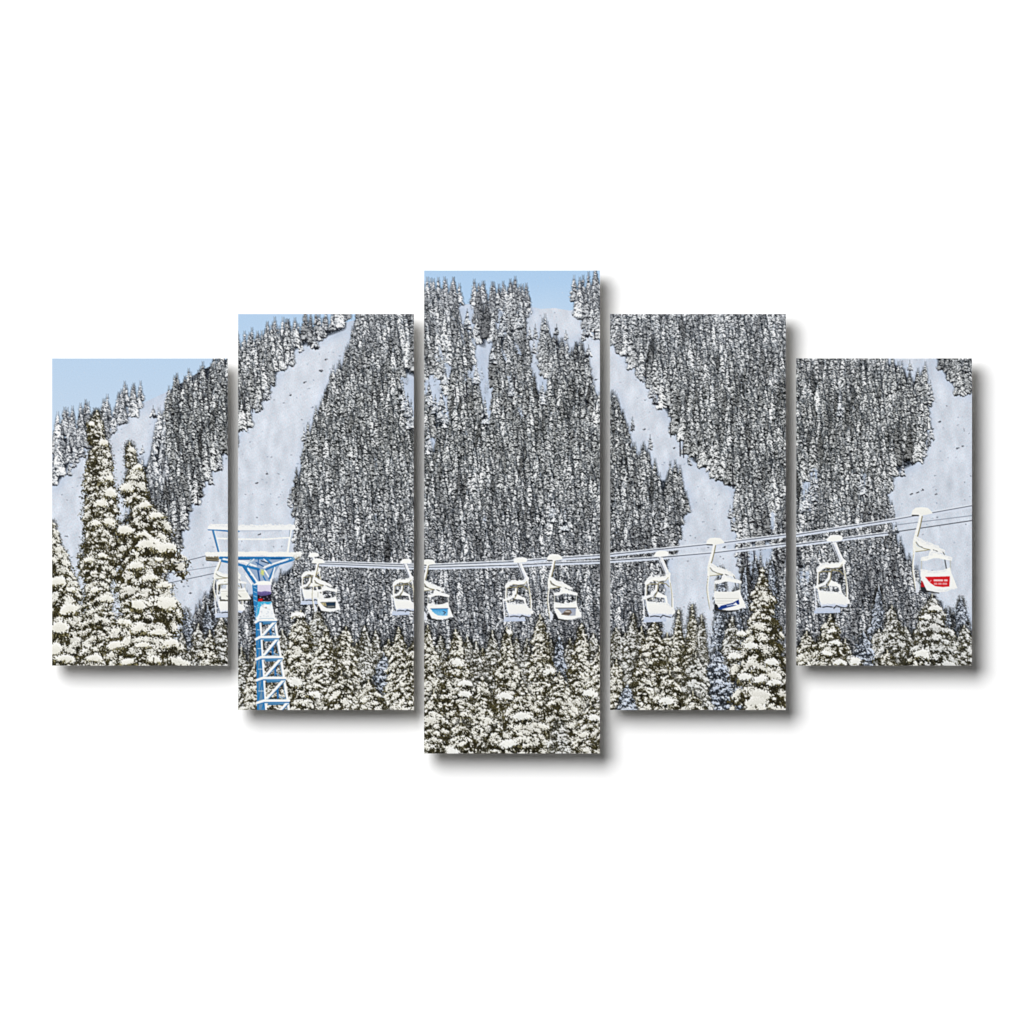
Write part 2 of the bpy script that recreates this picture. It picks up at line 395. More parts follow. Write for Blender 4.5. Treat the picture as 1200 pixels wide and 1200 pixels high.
bigs = [
 (440, 742, 850, 20, MID, .85, .58, None), (393, 748, 850, 22, MID, .85, .6, None), (418, 756, 850, 22, WARM, .9, .6, None), (363, 742, 850, 22, MID, .85, .6, None), (455, 752, 850, 20, WARM, .9, .62, None), (300, 752, 850, 16, MID, .8, .6, None),
 (516, 748, 890, 22, MID, .85, .58, None), (548, 750, 890, 22, MID, .85, .58, None), (605, 750, 890, 22, MID, .85, .58, None), (645, 752, 890, 22, MID, .85, .58, None), (668, 752, 890, 22, MID, .9, .58, None), (565, 762, 890, 24, WARM, .9, .6, None), (695, 745, 890, 20, MID, .9, .6, None),
 (732, 745, 860, 20, MID, .85, .56, None), (752, 738, 860, 20, WARM, .85, .56, None), (782, 745, 860, 24, WARM, .9, .54, None), (803, 752, 860, 20, WARM, .85, .56, None), (960, 750, 800, 18, MID, .85, .6, None), (990, 752, 800, 18, MID, .85, .6, None), (1030, 740, 800, 18, MID, .85, .6, None), (1075, 742, 800, 18, MID, .85, .6, None),
 # apex x, apex y, base y, half width, palette, size, snowy, label
 (232, 734, 800, 15, MID, .9, .66, None), (213, 745, 800, 12, MID, .9, .7, None), (259, 722, 800, 15, MID, .95, .66, None), (246, 742, 800, 14, WARM, .95, .72, None),
 (331, 742, 850, 18, MID, .8, .6, None), (283, 762, 850, 17, MID, .8, .6, None), (298, 780, 850, 18, WARM, .85, .66, None), (343, 764, 850, 17, WARM, .8, .6, None),
 (372, 712, 850, 20, MID, .85, .58, None), (352, 719, 850, 23, WARM, .9, .55, 'conifer with a round cap of snow right of the lift tower'), (427, 736, 850, 21, MID, .85, .56, None), (405, 737, 850, 22, WARM, .85, .6, None), (382, 738, 860, 25, WARM, .95, .66, None),
 (450, 768, 850, 15, COOL, .8, .62, None), (467, 738, 850, 22, WARM, .85, .6, None), (488, 748, 850, 19, WARM, .95, .66, None), (478, 786, 850, 24, WARM, 1.05, .6, None), (400, 790, 850, 25, WARM, 1.1, .62, None), (432, 800, 850, 24, WARM, 1.1, .55, None), (355, 790, 850, 22, WARM, 1.05, .68, None), (318, 800, 850, 20, WARM, 1., .68, None),
 (577, 742, 880, 15, MID, .75, .55, None), (617, 752, 890, 17, MID, .8, .6, None), (655, 748, 890, 16, COOL, .8, .55, None), (558, 756, 900, 20, MID, .9, .55, None),
 (501, 736, 900, 22, WARM, .9, .62, None), (534, 741, 900, 27, WARM, 1., .6, None), (594, 738, 900, 26, WARM, .88, .6, 'conifer topped by a ball of snow in the middle of the front row'),
 (633, 724, 900, 21, WARM, .9, .55, 'tall thin conifer standing above its neighbours'), (681, 734, 900, 24, WARM, .95, .6, None), (703, 760, 900, 20, WARM, 1, .62, None),
 (655, 790, 905, 24, WARM, .95, .6, None), (565, 795, 910, 24, WARM, 1.1, .62, None), (508, 812, 910, 26, WARM, 1.1, .55, None), (612, 800, 920, 36, WARM, 1.2, .68, None),
 (540, 845, 920, 24, WARM, 1.1, .58, None), (692, 825, 920, 25, WARM, 1.15, .66, None), (585, 850, 920, 26, WARM, 1.25, .66, None), (655, 845, 920, 16, MID, .9, .5, None),
 (722, 738, 860, 16, MID, .8, .56, None), (742, 722, 860, 19, MID, .8, .52, None), (795, 717, 860, 14, WARM, .8, .55, 'conifer with a thin bare tip below the lift chair'), (811, 711, 860, 15, WARM, .78, .52, 'thin conifer with a bent dark tip against the snow'), (822, 724, 860, 13, MID, .75, .52, None),
 (767, 729, 860, 27, WARM, .92, .5, None), (858, 725, 860, 19, MID, .9, .6, None), (840, 762, 860, 21, COOL, 1.05, .55, 'blue grey shaded conifer heaped with snow'), (815, 768, 860, 22, MID, .95, .6, None), (872, 770, 860, 19, COOL, 1.15, .62, 'blue grey shaded conifer beside the large tree'),
 (722, 775, 860, 18, WARM, .95, .66, None), (750, 770, 860, 22, WARM, 1., .52, None), (785, 790, 870, 26, WARM, 1.1, .55, None), (735, 805, 870, 16, COOL, .9, .6, None), (812, 812, 870, 18, WARM, 1., .66, None),
 (893, 668, 870, 33, WARM, 1.22, .55, 'largest conifer at the panel edge, broad boughs loaded with snow'),
 (945, 742, 800, 19, WARM, .9, .68, None), (1012, 742, 800, 15, COOL, .9, .55, None), (1062, 738, 800, 16, MID, .85, .55, None), (1045, 713, 800, 26, MID, .88, .55, None), (1130, 735, 800, 18, MID, .9, .62, None), (1113, 742, 800, 14, MID, .9, .6, None),
 (973, 722, 800, 23, WARM, 1.12, .64, 'conifer with thick snow layers under the lift chair'), (1092, 700, 800, 24, MID, 1.15, .66, 'conifer bent under heavy snow below the red backed chair'), (1070, 768, 800, 17, WARM, .9, .62, None), (1040, 765, 800, 22, WARM, .95, .6, None),
]
for ax, ay, by, hw, pal, size, sn, lab in bigs:
    fg_tree(cone(ax, ay, by, hw), pal, size, sn, lab)
LM = L.blob
FR = len(REG)
for x, y, rx, ry in ((349, 719, 8, 4.5), (596, 740, 4.6, 4), (1004, 774, 9, 7), (1095, 712, 9, 4), (1084, 722, 8, 4), (1080, 765, 10, 7), (1036, 790, 9, 4), (536, 776, 9, 5), (545, 800, 9, 4.5),
                     (612, 838, 12, 6), (590, 815, 10, 5), (545, 812, 9, 5), (880, 756, 10, 5), (905, 775, 10, 5), (890, 795, 11, 6), (872, 792, 9, 6), (908, 798, 9, 5), (868, 742, 8, 4), (780, 820, 10, 6),
                     (345, 798, 9, 7), (366, 812, 9, 5), (860, 768, 8, 5), (645, 785, 8, 5), (690, 812, 10, 5), (695, 840, 9, 5), (600, 870, 13, 6), (530, 880, 8, 6), (975, 738, 6, 3.4), (978, 752, 8, 3.6), (968, 765, 8, 3.5), (985, 775, 8, 4)):
    i = L.id[min(H - 1, int((y + 2 - Y0) * S)), int((x - X0) * S)]
    lump(x, y, rx, ry, np.array((64., 60, 44)), np.array((28., 27, 20)), np.array((250., 249, 244)), np.array((214., 215, 210)), np.array((150., 143, 108)), int(i))

T3 = [(612, 57, 62), (640, 57, 70), (650, 57, 76), (665, 57, 80), (680, 57, 90), (690, 57, 92), (700, 57, 82), (712, 57, 97), (725, 57, 96), (742, 57, 94), (760, 57, 105), (792, 57, 112)]
T1 = [(483, 112, 115), (490, 107, 118), (498, 102, 121), (508, 103, 120), (520, 107, 127), (530, 105, 130), (541, 101, 131), (555, 100, 131), (562, 98, 132), (575, 103, 134), (590, 99, 138),
      (605, 98, 136), (618, 100, 132), (630, 98, 134), (642, 93, 134), (656, 92, 133), (666, 97, 133), (680, 101, 128), (700, 98, 130), (720, 99, 132), (745, 98, 140), (765, 90, 150), (792, 84, 160)]
T2 = [(520, 150, 153), (530, 147, 157), (542, 148, 160), (552, 151, 168), (562, 146, 170), (573, 141, 172), (583, 148, 172), (592, 153, 180), (600, 155, 184), (607, 152, 198), (616, 140, 192), (626, 132, 196), (636, 127, 210), (646, 130, 215), (652, 142, 213),
      (660, 140, 192), (670, 135, 190), (680, 135, 200), (690, 140, 200), (700, 145, 208), (712, 140, 209), (722, 138, 205), (732, 134, 200), (745, 134, 205), (760, 130, 212), (792, 120, 216)]
fg_tree(T3, WARM, 1.25, .62, 'snow laden conifer cut by the left edge of the print', [(68, 680, 11, 7), (80, 712, 12, 8), (70, 735, 13, 10), (64, 760, 12, 9), (75, 770, 14, 6), (82, 690, 8, 4)])
fg_tree(T1, WARM, 1.0, .42, 'tallest slim dark conifer left of the broad snowy one',
        fit=1.3, bias=.2, lumps=[(106, 496, 5, 3.5), (121, 518, 6, 4), (122, 562, 8, 6), (128, 577, 9, 6.5), (118, 589, 9, 5), (127, 610, 8, 5), (112, 612, 7, 4), (104, 655, 7, 4.5), (120, 650, 8, 4), (112, 690, 7, 4), (125, 700, 8, 5), (110, 770, 10, 5), (128, 560, 6, 4)])
fg_tree(T2, WARM, 1.2, .50, 'broad conifer with boughs bent under heaps of snow',
        fit=1.0, bias=.1, lumps=[(149, 570, 9, 6), (162, 546, 6, 4), (170, 590, 8, 5), (183, 603, 12, 4.5), (146, 620, 11, 7), (176, 637, 17, 8), (195, 640, 13, 7), (168, 625, 9, 4), (160, 662, 12, 5), (185, 655, 6, 3), (176, 676, 11, 4.5), (192, 684, 10, 4.5),
         (192, 705, 16, 10), (160, 708, 10, 7), (165, 735, 14, 7), (145, 728, 9, 5), (185, 740, 12, 5), (200, 752, 10, 6), (135, 755, 10, 6), (168, 755, 10, 4), (180, 772, 10, 5), (150, 775, 12, 5)])
tid = len(REG)
for x, y, h in ((204, 648, 10), (208, 650, 11), (200, 648, 7), (211, 646, 8), (196, 645, 6), (180, 775, 14), (190, 770, 12)):
    L.line([(x, y - h * .3), (x + R.uniform(-1, 1), y + h * .6)], 1.5, (62, 55, 34), tid, .9, .1)

# ------------------------------------------------------------------ cables
CAB = lambda lab: reg('lift_cable', lab)
def cable(pts, lab, snow=1., w=.95, dark=(92, 98, 110)):
    c = CAB(lab)
    if snow:
        L.line([(x, y + 1.7) for x, y in pts], 2.5 * snow, (212, 219, 232), c, .95, .06)
        L.line([(x, y - 1.2) for x, y in pts], 1.3 * snow, (226, 231, 240), c, .9, .06)
    L.line(pts, w, dark, c, .95)
cable([(378, 658.6), (485, 662), (500, 662.3), (606, 657.8), (645, 654.5), (703, 650.8), (715, 649.6), (838, 637), (921, 626.8), (933, 626.4), (1046, 609), (1139, 592.4)], 'upper snow covered lift cable')
cable([(372, 660.5), (485, 664.5), (500, 664.8), (606, 662), (652, 659.5), (703, 657.8), (715, 656.8), (772, 653.2), (838, 647.5), (921, 637.4), (933, 638), (980, 632), (1040, 624.5)], 'lower snow covered lift cable', .9)
cable([(1040, 624.5), (1139, 609.8)], 'lower dark lift cable', 0, 1.1, (80, 84, 92))
cable([(1046, 615.5), (1139, 604)], 'thin faint middle lift cable', 0, .8, (130, 138, 152))
cable([(203, 660.8), (241, 651.3)], 'upper thin lift cable behind the tower', 0, .8)
cable([(190, 672.8), (255, 663.2)], 'middle faint lift cable behind the tower', 0, .7, (135, 142, 156))
cable([(197, 683.2), (255, 670.8)], 'lower thin lift cable behind the tower', 0, .8)

# ------------------------------------------------------------------ chairs
def crust(pts, pid, r=1.1, n=1.0, c0=(247, 247, 243), c1=(222, 225, 230)):
    for (ax, ay), (bx, by) in zip(pts[:-1], pts[1:]):
        for _ in range(max(1, int(math.hypot(bx - ax, by - ay) / r * n))):
            t = R.random(); q = r * R.uniform(.5, 1.15)
            L.blob(ax + (bx - ax) * t + R.normal(0, .25), ay + (by - ay) * t + R.normal(0, .3), q * 1.2, q * .8, R.normal(0, .3), c0, c1, .7, pid, .25, 1.5)
WH = (246, 246, 241); WS = (215, 219, 228); OL = (140, 132, 98); DK = (44, 46, 50); BS = (196, 205, 222)
def tf(ax, ay, sx, sy, x0, y0):
    return lambda p: [(ax + (x - x0) * sx, ay + (y - y0) * sy) for x, y in p]
def chair_A(ax, ay, s, lab, sx=None):
    pid = reg('lift_chair', lab); hg = reg('hanger', None, pid); st = reg('seat', None, pid)
    f = tf(ax, ay, sx or s, s, 976, 634); w = lambda v: max(v * (s * .6 + .35), .7)
    L.line(f([(975.5, 635), (980, 646), (986, 658)]), w(4.6), WS, hg)
    L.line(f([(979, 636), (983, 646), (988, 657), (988.5, 663)]), w(2.2), WH, hg)
    L.line(f([(974.5, 635), (979, 646), (983, 656)]), w(.8), DK, hg, .8)
    L.poly(f([(968.5, 634.5), (969.5, 631), (972.5, 627.6), (976, 626.6), (982, 626.8), (986.5, 627.8), (988, 631), (986, 633.6), (976, 634.6)]), WH, hg)
    # rails
    L.line(f([(988, 661), (990, 672), (992.7, 688), (993, 702)]), w(2), WH, pid)
    L.line(f([(989.5, 668), (991.5, 682), (991.6, 699)]), w(.6), OL, pid, .8)
    L.line(f([(958.5, 668), (957.8, 684), (960.5, 700), (963.5, 712)]), w(2.1), WH, pid)
    L.line(f([(959.5, 668), (959.3, 683)]), w(.6), OL, pid, .7)
    L.line(f([(954, 685), (955.5, 700), (956, 716)]), w(1.6), WS, pid)
    L.line(f([(956, 688), (960, 704)]), w(.8), BS, pid)
    L.line(f([(959, 668.5), (961.5, 665), (967, 663), (976, 663), (984, 662), (987.5, 657)]), w(5.4), WH, pid)
    L.line(f([(959.5, 671), (963, 669.5), (973, 669.5), (976, 668), (984, 669), (988, 673)]), w(1.2), OL, pid, .9)
    L.line(f([(967.5, 665.3), (973, 665.8), (975, 667.5), (983, 665.8), (987, 661)]), w(.8), OL, pid, .85)
    L.line(f([(956.5, 687.5), (966, 684), (971.3, 677), (972, 672)]), w(3.4), WH, pid)
    L.poly(f([(969, 686), (973, 679), (980, 683), (985, 685), (986.5, 694), (984, 694), (982.5, 687.5), (972, 686.5)]), WH, pid)
    L.line(f([(974, 669), (972.8, 680), (969.5, 686)]), w(1), OL, pid)
    L.line(f([(959, 689.5), (970, 687.8)]), w(.8), OL, pid, .6)
    crust(f([(959, 667), (961.5, 662.5), (967, 660), (976, 660), (984, 659.5), (987.5, 655)]), pid, 1.5 * s); crust(f([(956.5, 687), (966, 683.5), (971, 678)]), pid, 1.2 * s)
    crust(f([(976, 636), (982, 648), (986, 658)]), hg, 1.1 * s, .6, c1=(205, 211, 224)); crust(f([(954, 686), (956, 702), (957, 714)]), pid, .7 * s, .6)
    # seat with its pillow of snow
    L.poly(f([(954.5, 719), (957, 712), (984.5, 712), (984.5, 718)]), BS, st)
    L.poly(f([(960, 706), (992, 706), (993.5, 710.5), (989, 712.5), (979, 711), (963.5, 713)]), (196, 205, 224), st)
    L.poly(f([(959.8, 691.5), (965, 692.6), (972, 693.4), (986.5, 694), (989, 698.5), (993, 700), (996, 704), (995.8, 707.5), (990, 708.5), (978, 708), (967, 708), (962.5, 710)]), WH, st, c1=(238, 238, 236))
    crust(f([(961, 693), (972, 693.6), (986, 695), (990, 700), (995, 704)]), st, 1.3 * s); crust(f([(963, 708), (978, 707.5), (993, 708.5)]), st, 1.4 * s, 1, (240, 241, 241), (208, 214, 226))
    crust(f([(956, 717), (984, 716)]), st, 1.4 * s, .8, (204, 213, 230), (176, 190, 216))
    L.line(f([(964, 711.5), (969, 710.6), (975, 711.2)]), w(1.3), DK, st)
    L.line(f([(977, 713), (980, 709.5), (984, 711), (990, 712.3)]), w(1.2), DK, st)
    L.line(f([(992, 712), (994.5, 708.5)]), w(1.2), (80, 82, 86), st)
    return pid
def chair_B(ax, ay, s, lab, style, sx=None):
    pid = reg('lift_chair', lab); hg = reg('hanger', None, pid); bk = reg('back_panel', None, pid)
    sX = sx or s
    f = tf(ax, ay, sX, s, 1079, 603); w = lambda v: max(v * (s * .6 + .35), .7)
    L.line(f([(1071.5, 644), (1070, 658), (1069.8, 668), (1072, 682), (1074.5, 693)]), w(2.1), WH, hg)
    L.line(f([(1070.6, 646), (1068.9, 660), (1069, 669), (1071.2, 683), (1073.2, 694)]), w(.6), OL, hg, .75)
    L.poly(f([(1072.5, 682), (1074, 680), (1078, 686), (1077, 694), (1073, 695)]), (214, 218, 226), hg)
    L.line(f([(1079.3, 604), (1077, 614), (1074, 624), (1071.6, 634), (1071.4, 645)]), w(3.8), WH, hg)
    L.line(f([(1080.6, 605), (1078.4, 616), (1075.8, 626), (1074, 631)]), w(1.3), OL, hg)
    L.poly(f([(1071, 632), (1074.5, 640), (1080, 642.5), (1088, 643.5), (1088, 645), (1072.5, 646.5)]), (236, 236, 228), hg)
    L.poly(f([(1073.5, 628.5), (1078, 630.5), (1083, 634.5), (1091, 636.3), (1097, 639.5), (1104, 643.5), (1107, 646.5), (1107, 649.5), (1100, 646.5), (1094, 645), (1088, 643.3), (1083, 642), (1077, 638.5), (1074, 634)]), WH, hg, c1=(240, 240, 236))
    L.line(f([(1073, 635), (1076.5, 639.5), (1083, 642.7), (1089.5, 643.9), (1084, 645), (1073, 646.4)]), w(.8), OL, hg)
    L.line(f([(1093.5, 644.5), (1098, 646)]), w(1.3), DK, hg)
    L.line(f([(1104.8, 646.5), (1107, 650.5)]), w(1.1), (110, 112, 112), hg)
    L.poly(f([(1068, 603.2), (1069.5, 598), (1073, 595), (1080, 594.3), (1087, 595), (1090.5, 598), (1093, 601.5), (1085, 603.4), (1078, 604)]), WH, hg, c1=(238, 238, 232))
    L.line(f([(1069, 603.8), (1076, 604)]), w(1.5), DK, hg)
    # back frame
    L.line(f([(1079.8, 656), (1079.5, 674)]), w(1.2), (196, 196, 188), pid)
    L.line(f([(1113.5, 655), (1113.7, 674)]), w(1.3), (190, 192, 188), pid)
    if style != 'grey': L.line(f([(1107, 655.5), (1109, 667)]), w(1.5), (92, 96, 100), pid)
    L.poly(f([(1078.6, 657), (1080, 653), (1088, 651.5), (1089.5, 646.5), (1092, 643.6), (1098, 647.5), (1104, 649.7), (1112, 652), (1116, 653.6), (1115.5, 657), (1108, 656), (1100, 654.2), (1094, 654.2), (1085, 657.2)]), WH, pid)
    L.poly(f([(1079.5, 667), (1084, 667.5), (1090, 669), (1098, 669), (1105, 668), (1113.5, 665), (1115, 672), (1118.5, 680), (1122, 689.3), (1116, 690.4), (1110, 693), (1100, 694), (1090, 692.5), (1086, 692), (1081.5, 683), (1078.5, 674)]), WH, pid, c1=(242, 242, 238))
    crust(f([(1074, 630), (1083, 635), (1091, 637.5), (1100, 641.5), (1106, 646)]), hg, 1.5 * s); crust(f([(1080, 655), (1090, 652), (1093, 645), (1103, 650), (1115, 654.5)]), pid, 1.3 * s)
    crust(f([(1080, 668), (1090, 670), (1100, 670), (1112, 667)]), pid, 1.2 * s); crust(f([(1080, 678), (1085, 688), (1095, 691.5), (1108, 691), (1120, 688.5)]), pid, 1.5 * s); crust(f([(1078, 606), (1074, 622), (1071, 636), (1070, 664), (1073, 688)]), hg, .9 * s, .5, c1=(226, 226, 216))
    L.poly(f([(1079, 686), (1081.6, 683), (1086, 691.8), (1094, 693.6), (1086, 694.6), (1079, 693)]), DK, pid)
    L.line(f([(1086, 693), (1094, 694.2), (1100, 694.8)]), w(1.2), (70, 70, 66), pid)
    P = [(1084, 676), (1113.2, 675.3), (1112.6, 687.3), (1105, 688), (1096, 687), (1090.5, 683.5)]
    if style == 'red':
        L.poly(f([(1079.6, 680), (1081.6, 682), (1084, 688), (1079, 688)]), (176, 34, 42), bk)
        L.poly(f(P), (208, 34, 42), bk)
        # two lines of small white lettering and a mark
        x = 1094.3
        for k in (1.3, 1.3, 1.3, 1.1, 1.3, 1.3, 1.3, 1.1, None, 1.2, 1.3, 1.3):
            if k is None: x += 1.1; continue
            L.poly(f([(x, 679.1), (x + k, 679.1), (x + k - .1, 681.2), (x, 681.2)]), (248, 236, 236), bk)
            L.line(f([(x + k * .5, 679.6), (x + k * .5, 680.8)]), .28, (215, 110, 115), bk); x += k + .12
        x = 1094.6
        for k in (1, 1, 1, 0, 1, 1, 1, 0, 1, 1, 1, 1):
            if k: L.poly(f([(x, 683.2), (x + 1.05, 683.2), (x + 1.05, 685.1), (x, 685.1)]), (240, 200, 202), bk); L.line(f([(x + .5, 683.6), (x + .5, 684.7)]), .3, (205, 70, 76), bk)
            else: L.line(f([(x + .1, 684.2), (x + .9, 684.2)]), .4, (235, 180, 182), bk)
            x += 1.28
        L.line(f([(1087.5, 680.5), (1089, 682), (1091, 680)]), .7, (240, 190, 192), bk)
    elif style == 'blue':
        L.poly(f(P), (58, 148, 208), bk, c1=(150, 200, 228))
        L.line(f([(1087, 680), (1096, 684), (1104, 682)]), 1.2, (120, 190, 226), bk, .8)
        L.line(f([(1105, 680), (1109, 682), (1106, 685)]), 1.1, (70, 84, 104), bk)
        L.line(f([(1084, 676), (1113, 675.5)]), .8, (40, 96, 140), bk)
    elif style == 'navy':
        L.poly(f([(1080, 668), (1114, 668), (1113, 688), (1090, 690), (1080, 684)]), (240, 240, 236), bk)
        for yv in (677, 680.5, 683.5):
            L.line(f([(1081, yv), (1112 - (yv - 677) * 2.2, yv)]), .6, (196, 196, 190), bk)
        L.poly(f([(1084, 691), (1088, 687), (1098, 684.5), (1104, 683), (1112, 678.5), (1113, 685), (1104, 688), (1096, 690), (1088, 692.5)]), (28, 62, 132), bk)
        L.poly(f([(1103, 686.5), (1108, 682.5), (1111, 686)]), (226, 232, 242), bk)
        L.line(f([(1096, 687), (1103, 685.5)]), .9, (190, 205, 228), bk)
        L.line(f([(1082, 693.5), (1092, 695), (1111, 693.5)]), w(2), DK, pid)
    elif style == 'grey':
        L.poly(f(P), (150, 160, 182), bk, c1=(182, 184, 192))
        L.poly(f([(1091, 686), (1096, 680.5), (1100, 678), (1105, 679), (1107, 683), (1102, 687.5)]), (124, 110, 100), bk)
        L.line(f([(1097, 681), (1103, 681)]), 1, (210, 204, 196), bk)
        L.line(f([(1091, 685), (1098, 683.5), (1104, 685)]), 1, (74, 66, 62), bk)
        L.line(f([(1082, 675.8), (1113.5, 675.5)]), w(1.1), (104, 104, 100), bk)
    elif style == 'teal':
        L.poly(f(P), (76, 84, 90), bk, c1=(70, 76, 80))
        L.poly(f([(1085, 677), (1094, 676.5), (1096, 684), (1090, 682.5)]), (186, 176, 140), bk)
        L.poly(f([(1096, 677), (1111, 677), (1111, 682), (1096, 682)]), (38, 58, 78), bk)
        L.line(f([(1098, 684.8), (1110, 684)]), .9, (150, 152, 148), bk)
        L.line(f([(1092, 678), (1093, 682)]), .8, (110, 100, 70), bk)
    else:
        L.line(f([(1080, 673), (1113, 672)]), .7, (200, 198, 188), pid)
        L.poly(f([(1080, 676), (1118, 676), (1118, 690), (1080, 691)]), (236, 236, 228), bk)
        for xa, ya in ((1094, 680), (1099, 682), (1104, 680), (1106, 683), (1088, 683)):
            L.line(f([(xa, ya), (xa + 1.8, ya + 2)]), 1, (120, 122, 118), bk)
        L.line(f([(1079, 693), (1119, 692)]), w(2.2), (98, 96, 84), pid)
    return pid
chair_A(270, 656, .80, 'empty chair half hidden behind the tower', .86)
chair_B(258, 655, .54, 'white backed empty chair against the tower head', 'plain', .84)
chair_A(366, 652.5, .66, 'snowy chair seen behind the dark backed chair', .66)
chair_B(372, 660, .625, 'snowy chair with dark blue and beige back panel', 'teal', .63)
chair_A(474, 660, .72, 'snow filled chair cut by the right edge of the panel', .71)
chair_B(501, 661.5, .71, 'snowy chair with bright sky blue back panel', 'blue', .70)
chair_A(608, 659, .82, 'chair with a thick snow pillow facing the viewer', .85)
chair_B(649, 656, .775, 'snowy chair with grey and brown back panel', 'grey', .76)
chair_A(773, 652, .91, 'snow filled chair left of the navy backed one', .91)
chair_B(837, 637.5, .86, 'snowy chair with white back and navy blue corner', 'navy', .87)
chair_A(976, 634, 1., 'snow filled chair left of the red backed one')
chair_B(1079, 603, 1., 'large snowy chair with red back panel and white lettering', 'red')

# ------------------------------------------------------------------ lift tower
TW = reg('lift_tower', 'blue steel lattice tower capped with snow')
XA = reg('crossarm', None, TW); TOP = reg('top_frame', None, TW); SB = reg('sign_box', None, TW); LAD = reg('lattice', None, TW)
BL = (44, 122, 178); BD = (30, 92, 146); CY = (62, 172, 214)
ln, po = L.line, L.poly
# top frame
ln([(250, 621), (256.5, 647)], 2.4, (90, 150, 196), TOP); ln([(248.8, 622), (255.5, 647)], .8, BD, TOP); ln([(251.4, 622), (257.8, 647)], .9, WH, TOP)
ln([(340.8, 620), (337, 647)], 2.2, WH, TOP); ln([(339.7, 621), (338.6, 630)], .7, (130, 150, 170), TOP)
ln([(255, 630.6), (275, 631.6), (310, 631.8), (339, 629.8)], 1.7, WH, TOP, 1, .08)
ln([(244, 620.4), (254, 620.8), (267, 622.2), (280, 622.3)], 1.8, BL, TOP); ln([(280, 621.9), (330, 621.6)], .8, (176, 186, 204), TOP)
po([(243.4, 620.3), (244, 616.5), (247, 614.3), (267, 614.8), (279, 616), (330, 615.6), (345.5, 615), (346.5, 618), (344, 621), (300, 621.6), (267, 621.2)], WH, TOP, c1=(236, 238, 240))
# crossarm and braces
po([(300, 654), (332, 655), (316, 682), (300, 682), (290, 664)], (150, 172, 200), XA)
ln([(258, 653.6), (345, 654)], 3.4, BL, XA); ln([(279, 655.2), (292, 655.2)], 1.6, BD, XA); ln([(318, 654.5), (330, 654.3)], 1.8, BD, XA)
ln([(260, 657), (280, 661.5), (303, 667)], 2.9, BL, XA); ln([(262, 655.2), (284, 657.5), (300, 663.4)], 1.6, WH, XA)
ln([(343, 656), (322, 662.5), (310, 668)], 2.4, BL, XA); ln([(338, 654.8), (322, 660), (309, 664.5)], 1.7, WH, XA)
ln([(299, 653), (287, 664)], 1.7, BL, XA); ln([(297.5, 655), (288, 662.2)], .9, WH, XA)
ln([(310, 653), (318.5, 661)], 2.1, BL, XA); ln([(309, 655), (316, 661.5)], 1., WH, XA)
ln([(303, 654), (302, 662)], 1., BD, XA); ln([(306, 657), (315, 660)], 1.4, (40, 66, 92), XA); ln([(300, 659), (309, 664)], 1.2, BD, XA)
ln([(286, 664), (300, 684)], 3.8, BL, XA); ln([(290.5, 666), (302, 683)], 1.9, WH, XA); ln([(288, 675), (296, 686)], 1.5, WH, XA); ln([(286, 666), (296.5, 682)], .7, BD, XA)
ln([(302, 668), (304, 680)], 1.8, BD, XA); ln([(306, 671), (312, 682)], 1.6, BL, XA)
ln([(310, 668), (318, 681)], 1.7, WH, XA); ln([(322, 663), (315.5, 678)], 2.4, BL, XA); ln([(321.8, 665), (317.5, 681)], 1.6, WH, XA)
L.blob(307.5, 671, 2.2, 3.5, 0, (214, 222, 120), (190, 196, 150), .6, XA)
po([(241, 650), (255, 649), (257, 656.5), (250, 658), (241, 656.5)], (128, 120, 98), XA); ln([(243, 654), (254, 655)], 1.2, (80, 76, 66), XA); ln([(242, 656.8), (256, 657.6)], .9, (60, 66, 72), XA)
for k in range(34):
    x = 243 + k * 3.27
    L.blob(x, 649.3 + math.sin(k * .9) * .4 - (.8 if 14 < k < 22 else 0), 3., 2.7, 0, WH, (234, 235, 233), .3, XA)
po([(337, 652.5), (344, 652.5), (344.3, 657), (337, 656)], (48, 132, 190), XA)
L.blob(340.5, 654.5, .9, .6, 0, WH, WH, .2, XA); L.blob(347, 652, 4.5, 3.6, 0, WH, (200, 200, 192), .8, XA); ln([(346, 655.5), (350, 653)], 1.2, (120, 112, 88), XA)
crust([(246, 615), (290, 616), (345, 615.5)], TOP, 1.6, .7); crust([(256, 631), (300, 632), (338, 630)], TOP, .7, .6); crust([(262, 655), (284, 658), (300, 664)], XA, .9, .7); crust([(338, 655), (322, 660), (309, 665)], XA, .9, .7); crust([(290, 666), (302, 683)], XA, .9, .6)
# neck and sign box
po([(295.5, 685), (302, 684), (302, 727), (299.5, 727), (297, 705)], BL, LAD)
for yv in (688, 693, 698, 703, 710, 716, 722): ln([(297.5, yv), (300.5, yv + 1.4)], .8, (150, 190, 220), LAD)
po([(301.7, 684), (317.5, 684), (317.7, 705), (301.7, 705)], (222, 218, 232), SB, c1=(196, 188, 220))
po([(301.7, 693), (306, 693.6), (310, 692.6), (317.6, 693.6), (317.6, 699), (301.7, 698)], (128, 116, 172), SB, c1=(70, 62, 110))
po([(301.7, 697), (306, 698.5), (312, 698), (317.6, 696), (317.7, 704.6), (301.7, 704.6)], (30, 28, 40), SB)
for xa, ya in ((305, 700), (309, 701.5), (313, 699.5), (315, 702)): L.blob(xa, ya, .7, .5, 0, (190, 180, 200), (120, 110, 140), .3, SB)
po([(303, 701.6), (308, 701.4), (307.5, 704.4), (302.5, 704.4)], (190, 34, 40), SB)
po([(296, 686), (302, 681.5), (309, 680.5), (317.8, 681.5), (318.2, 685.3), (309, 685.6), (302, 685.2)], WH, XA)
po([(302.2, 706), (318.4, 705.6), (322.8, 726), (299.6, 727.4)], (240, 243, 244), SB)
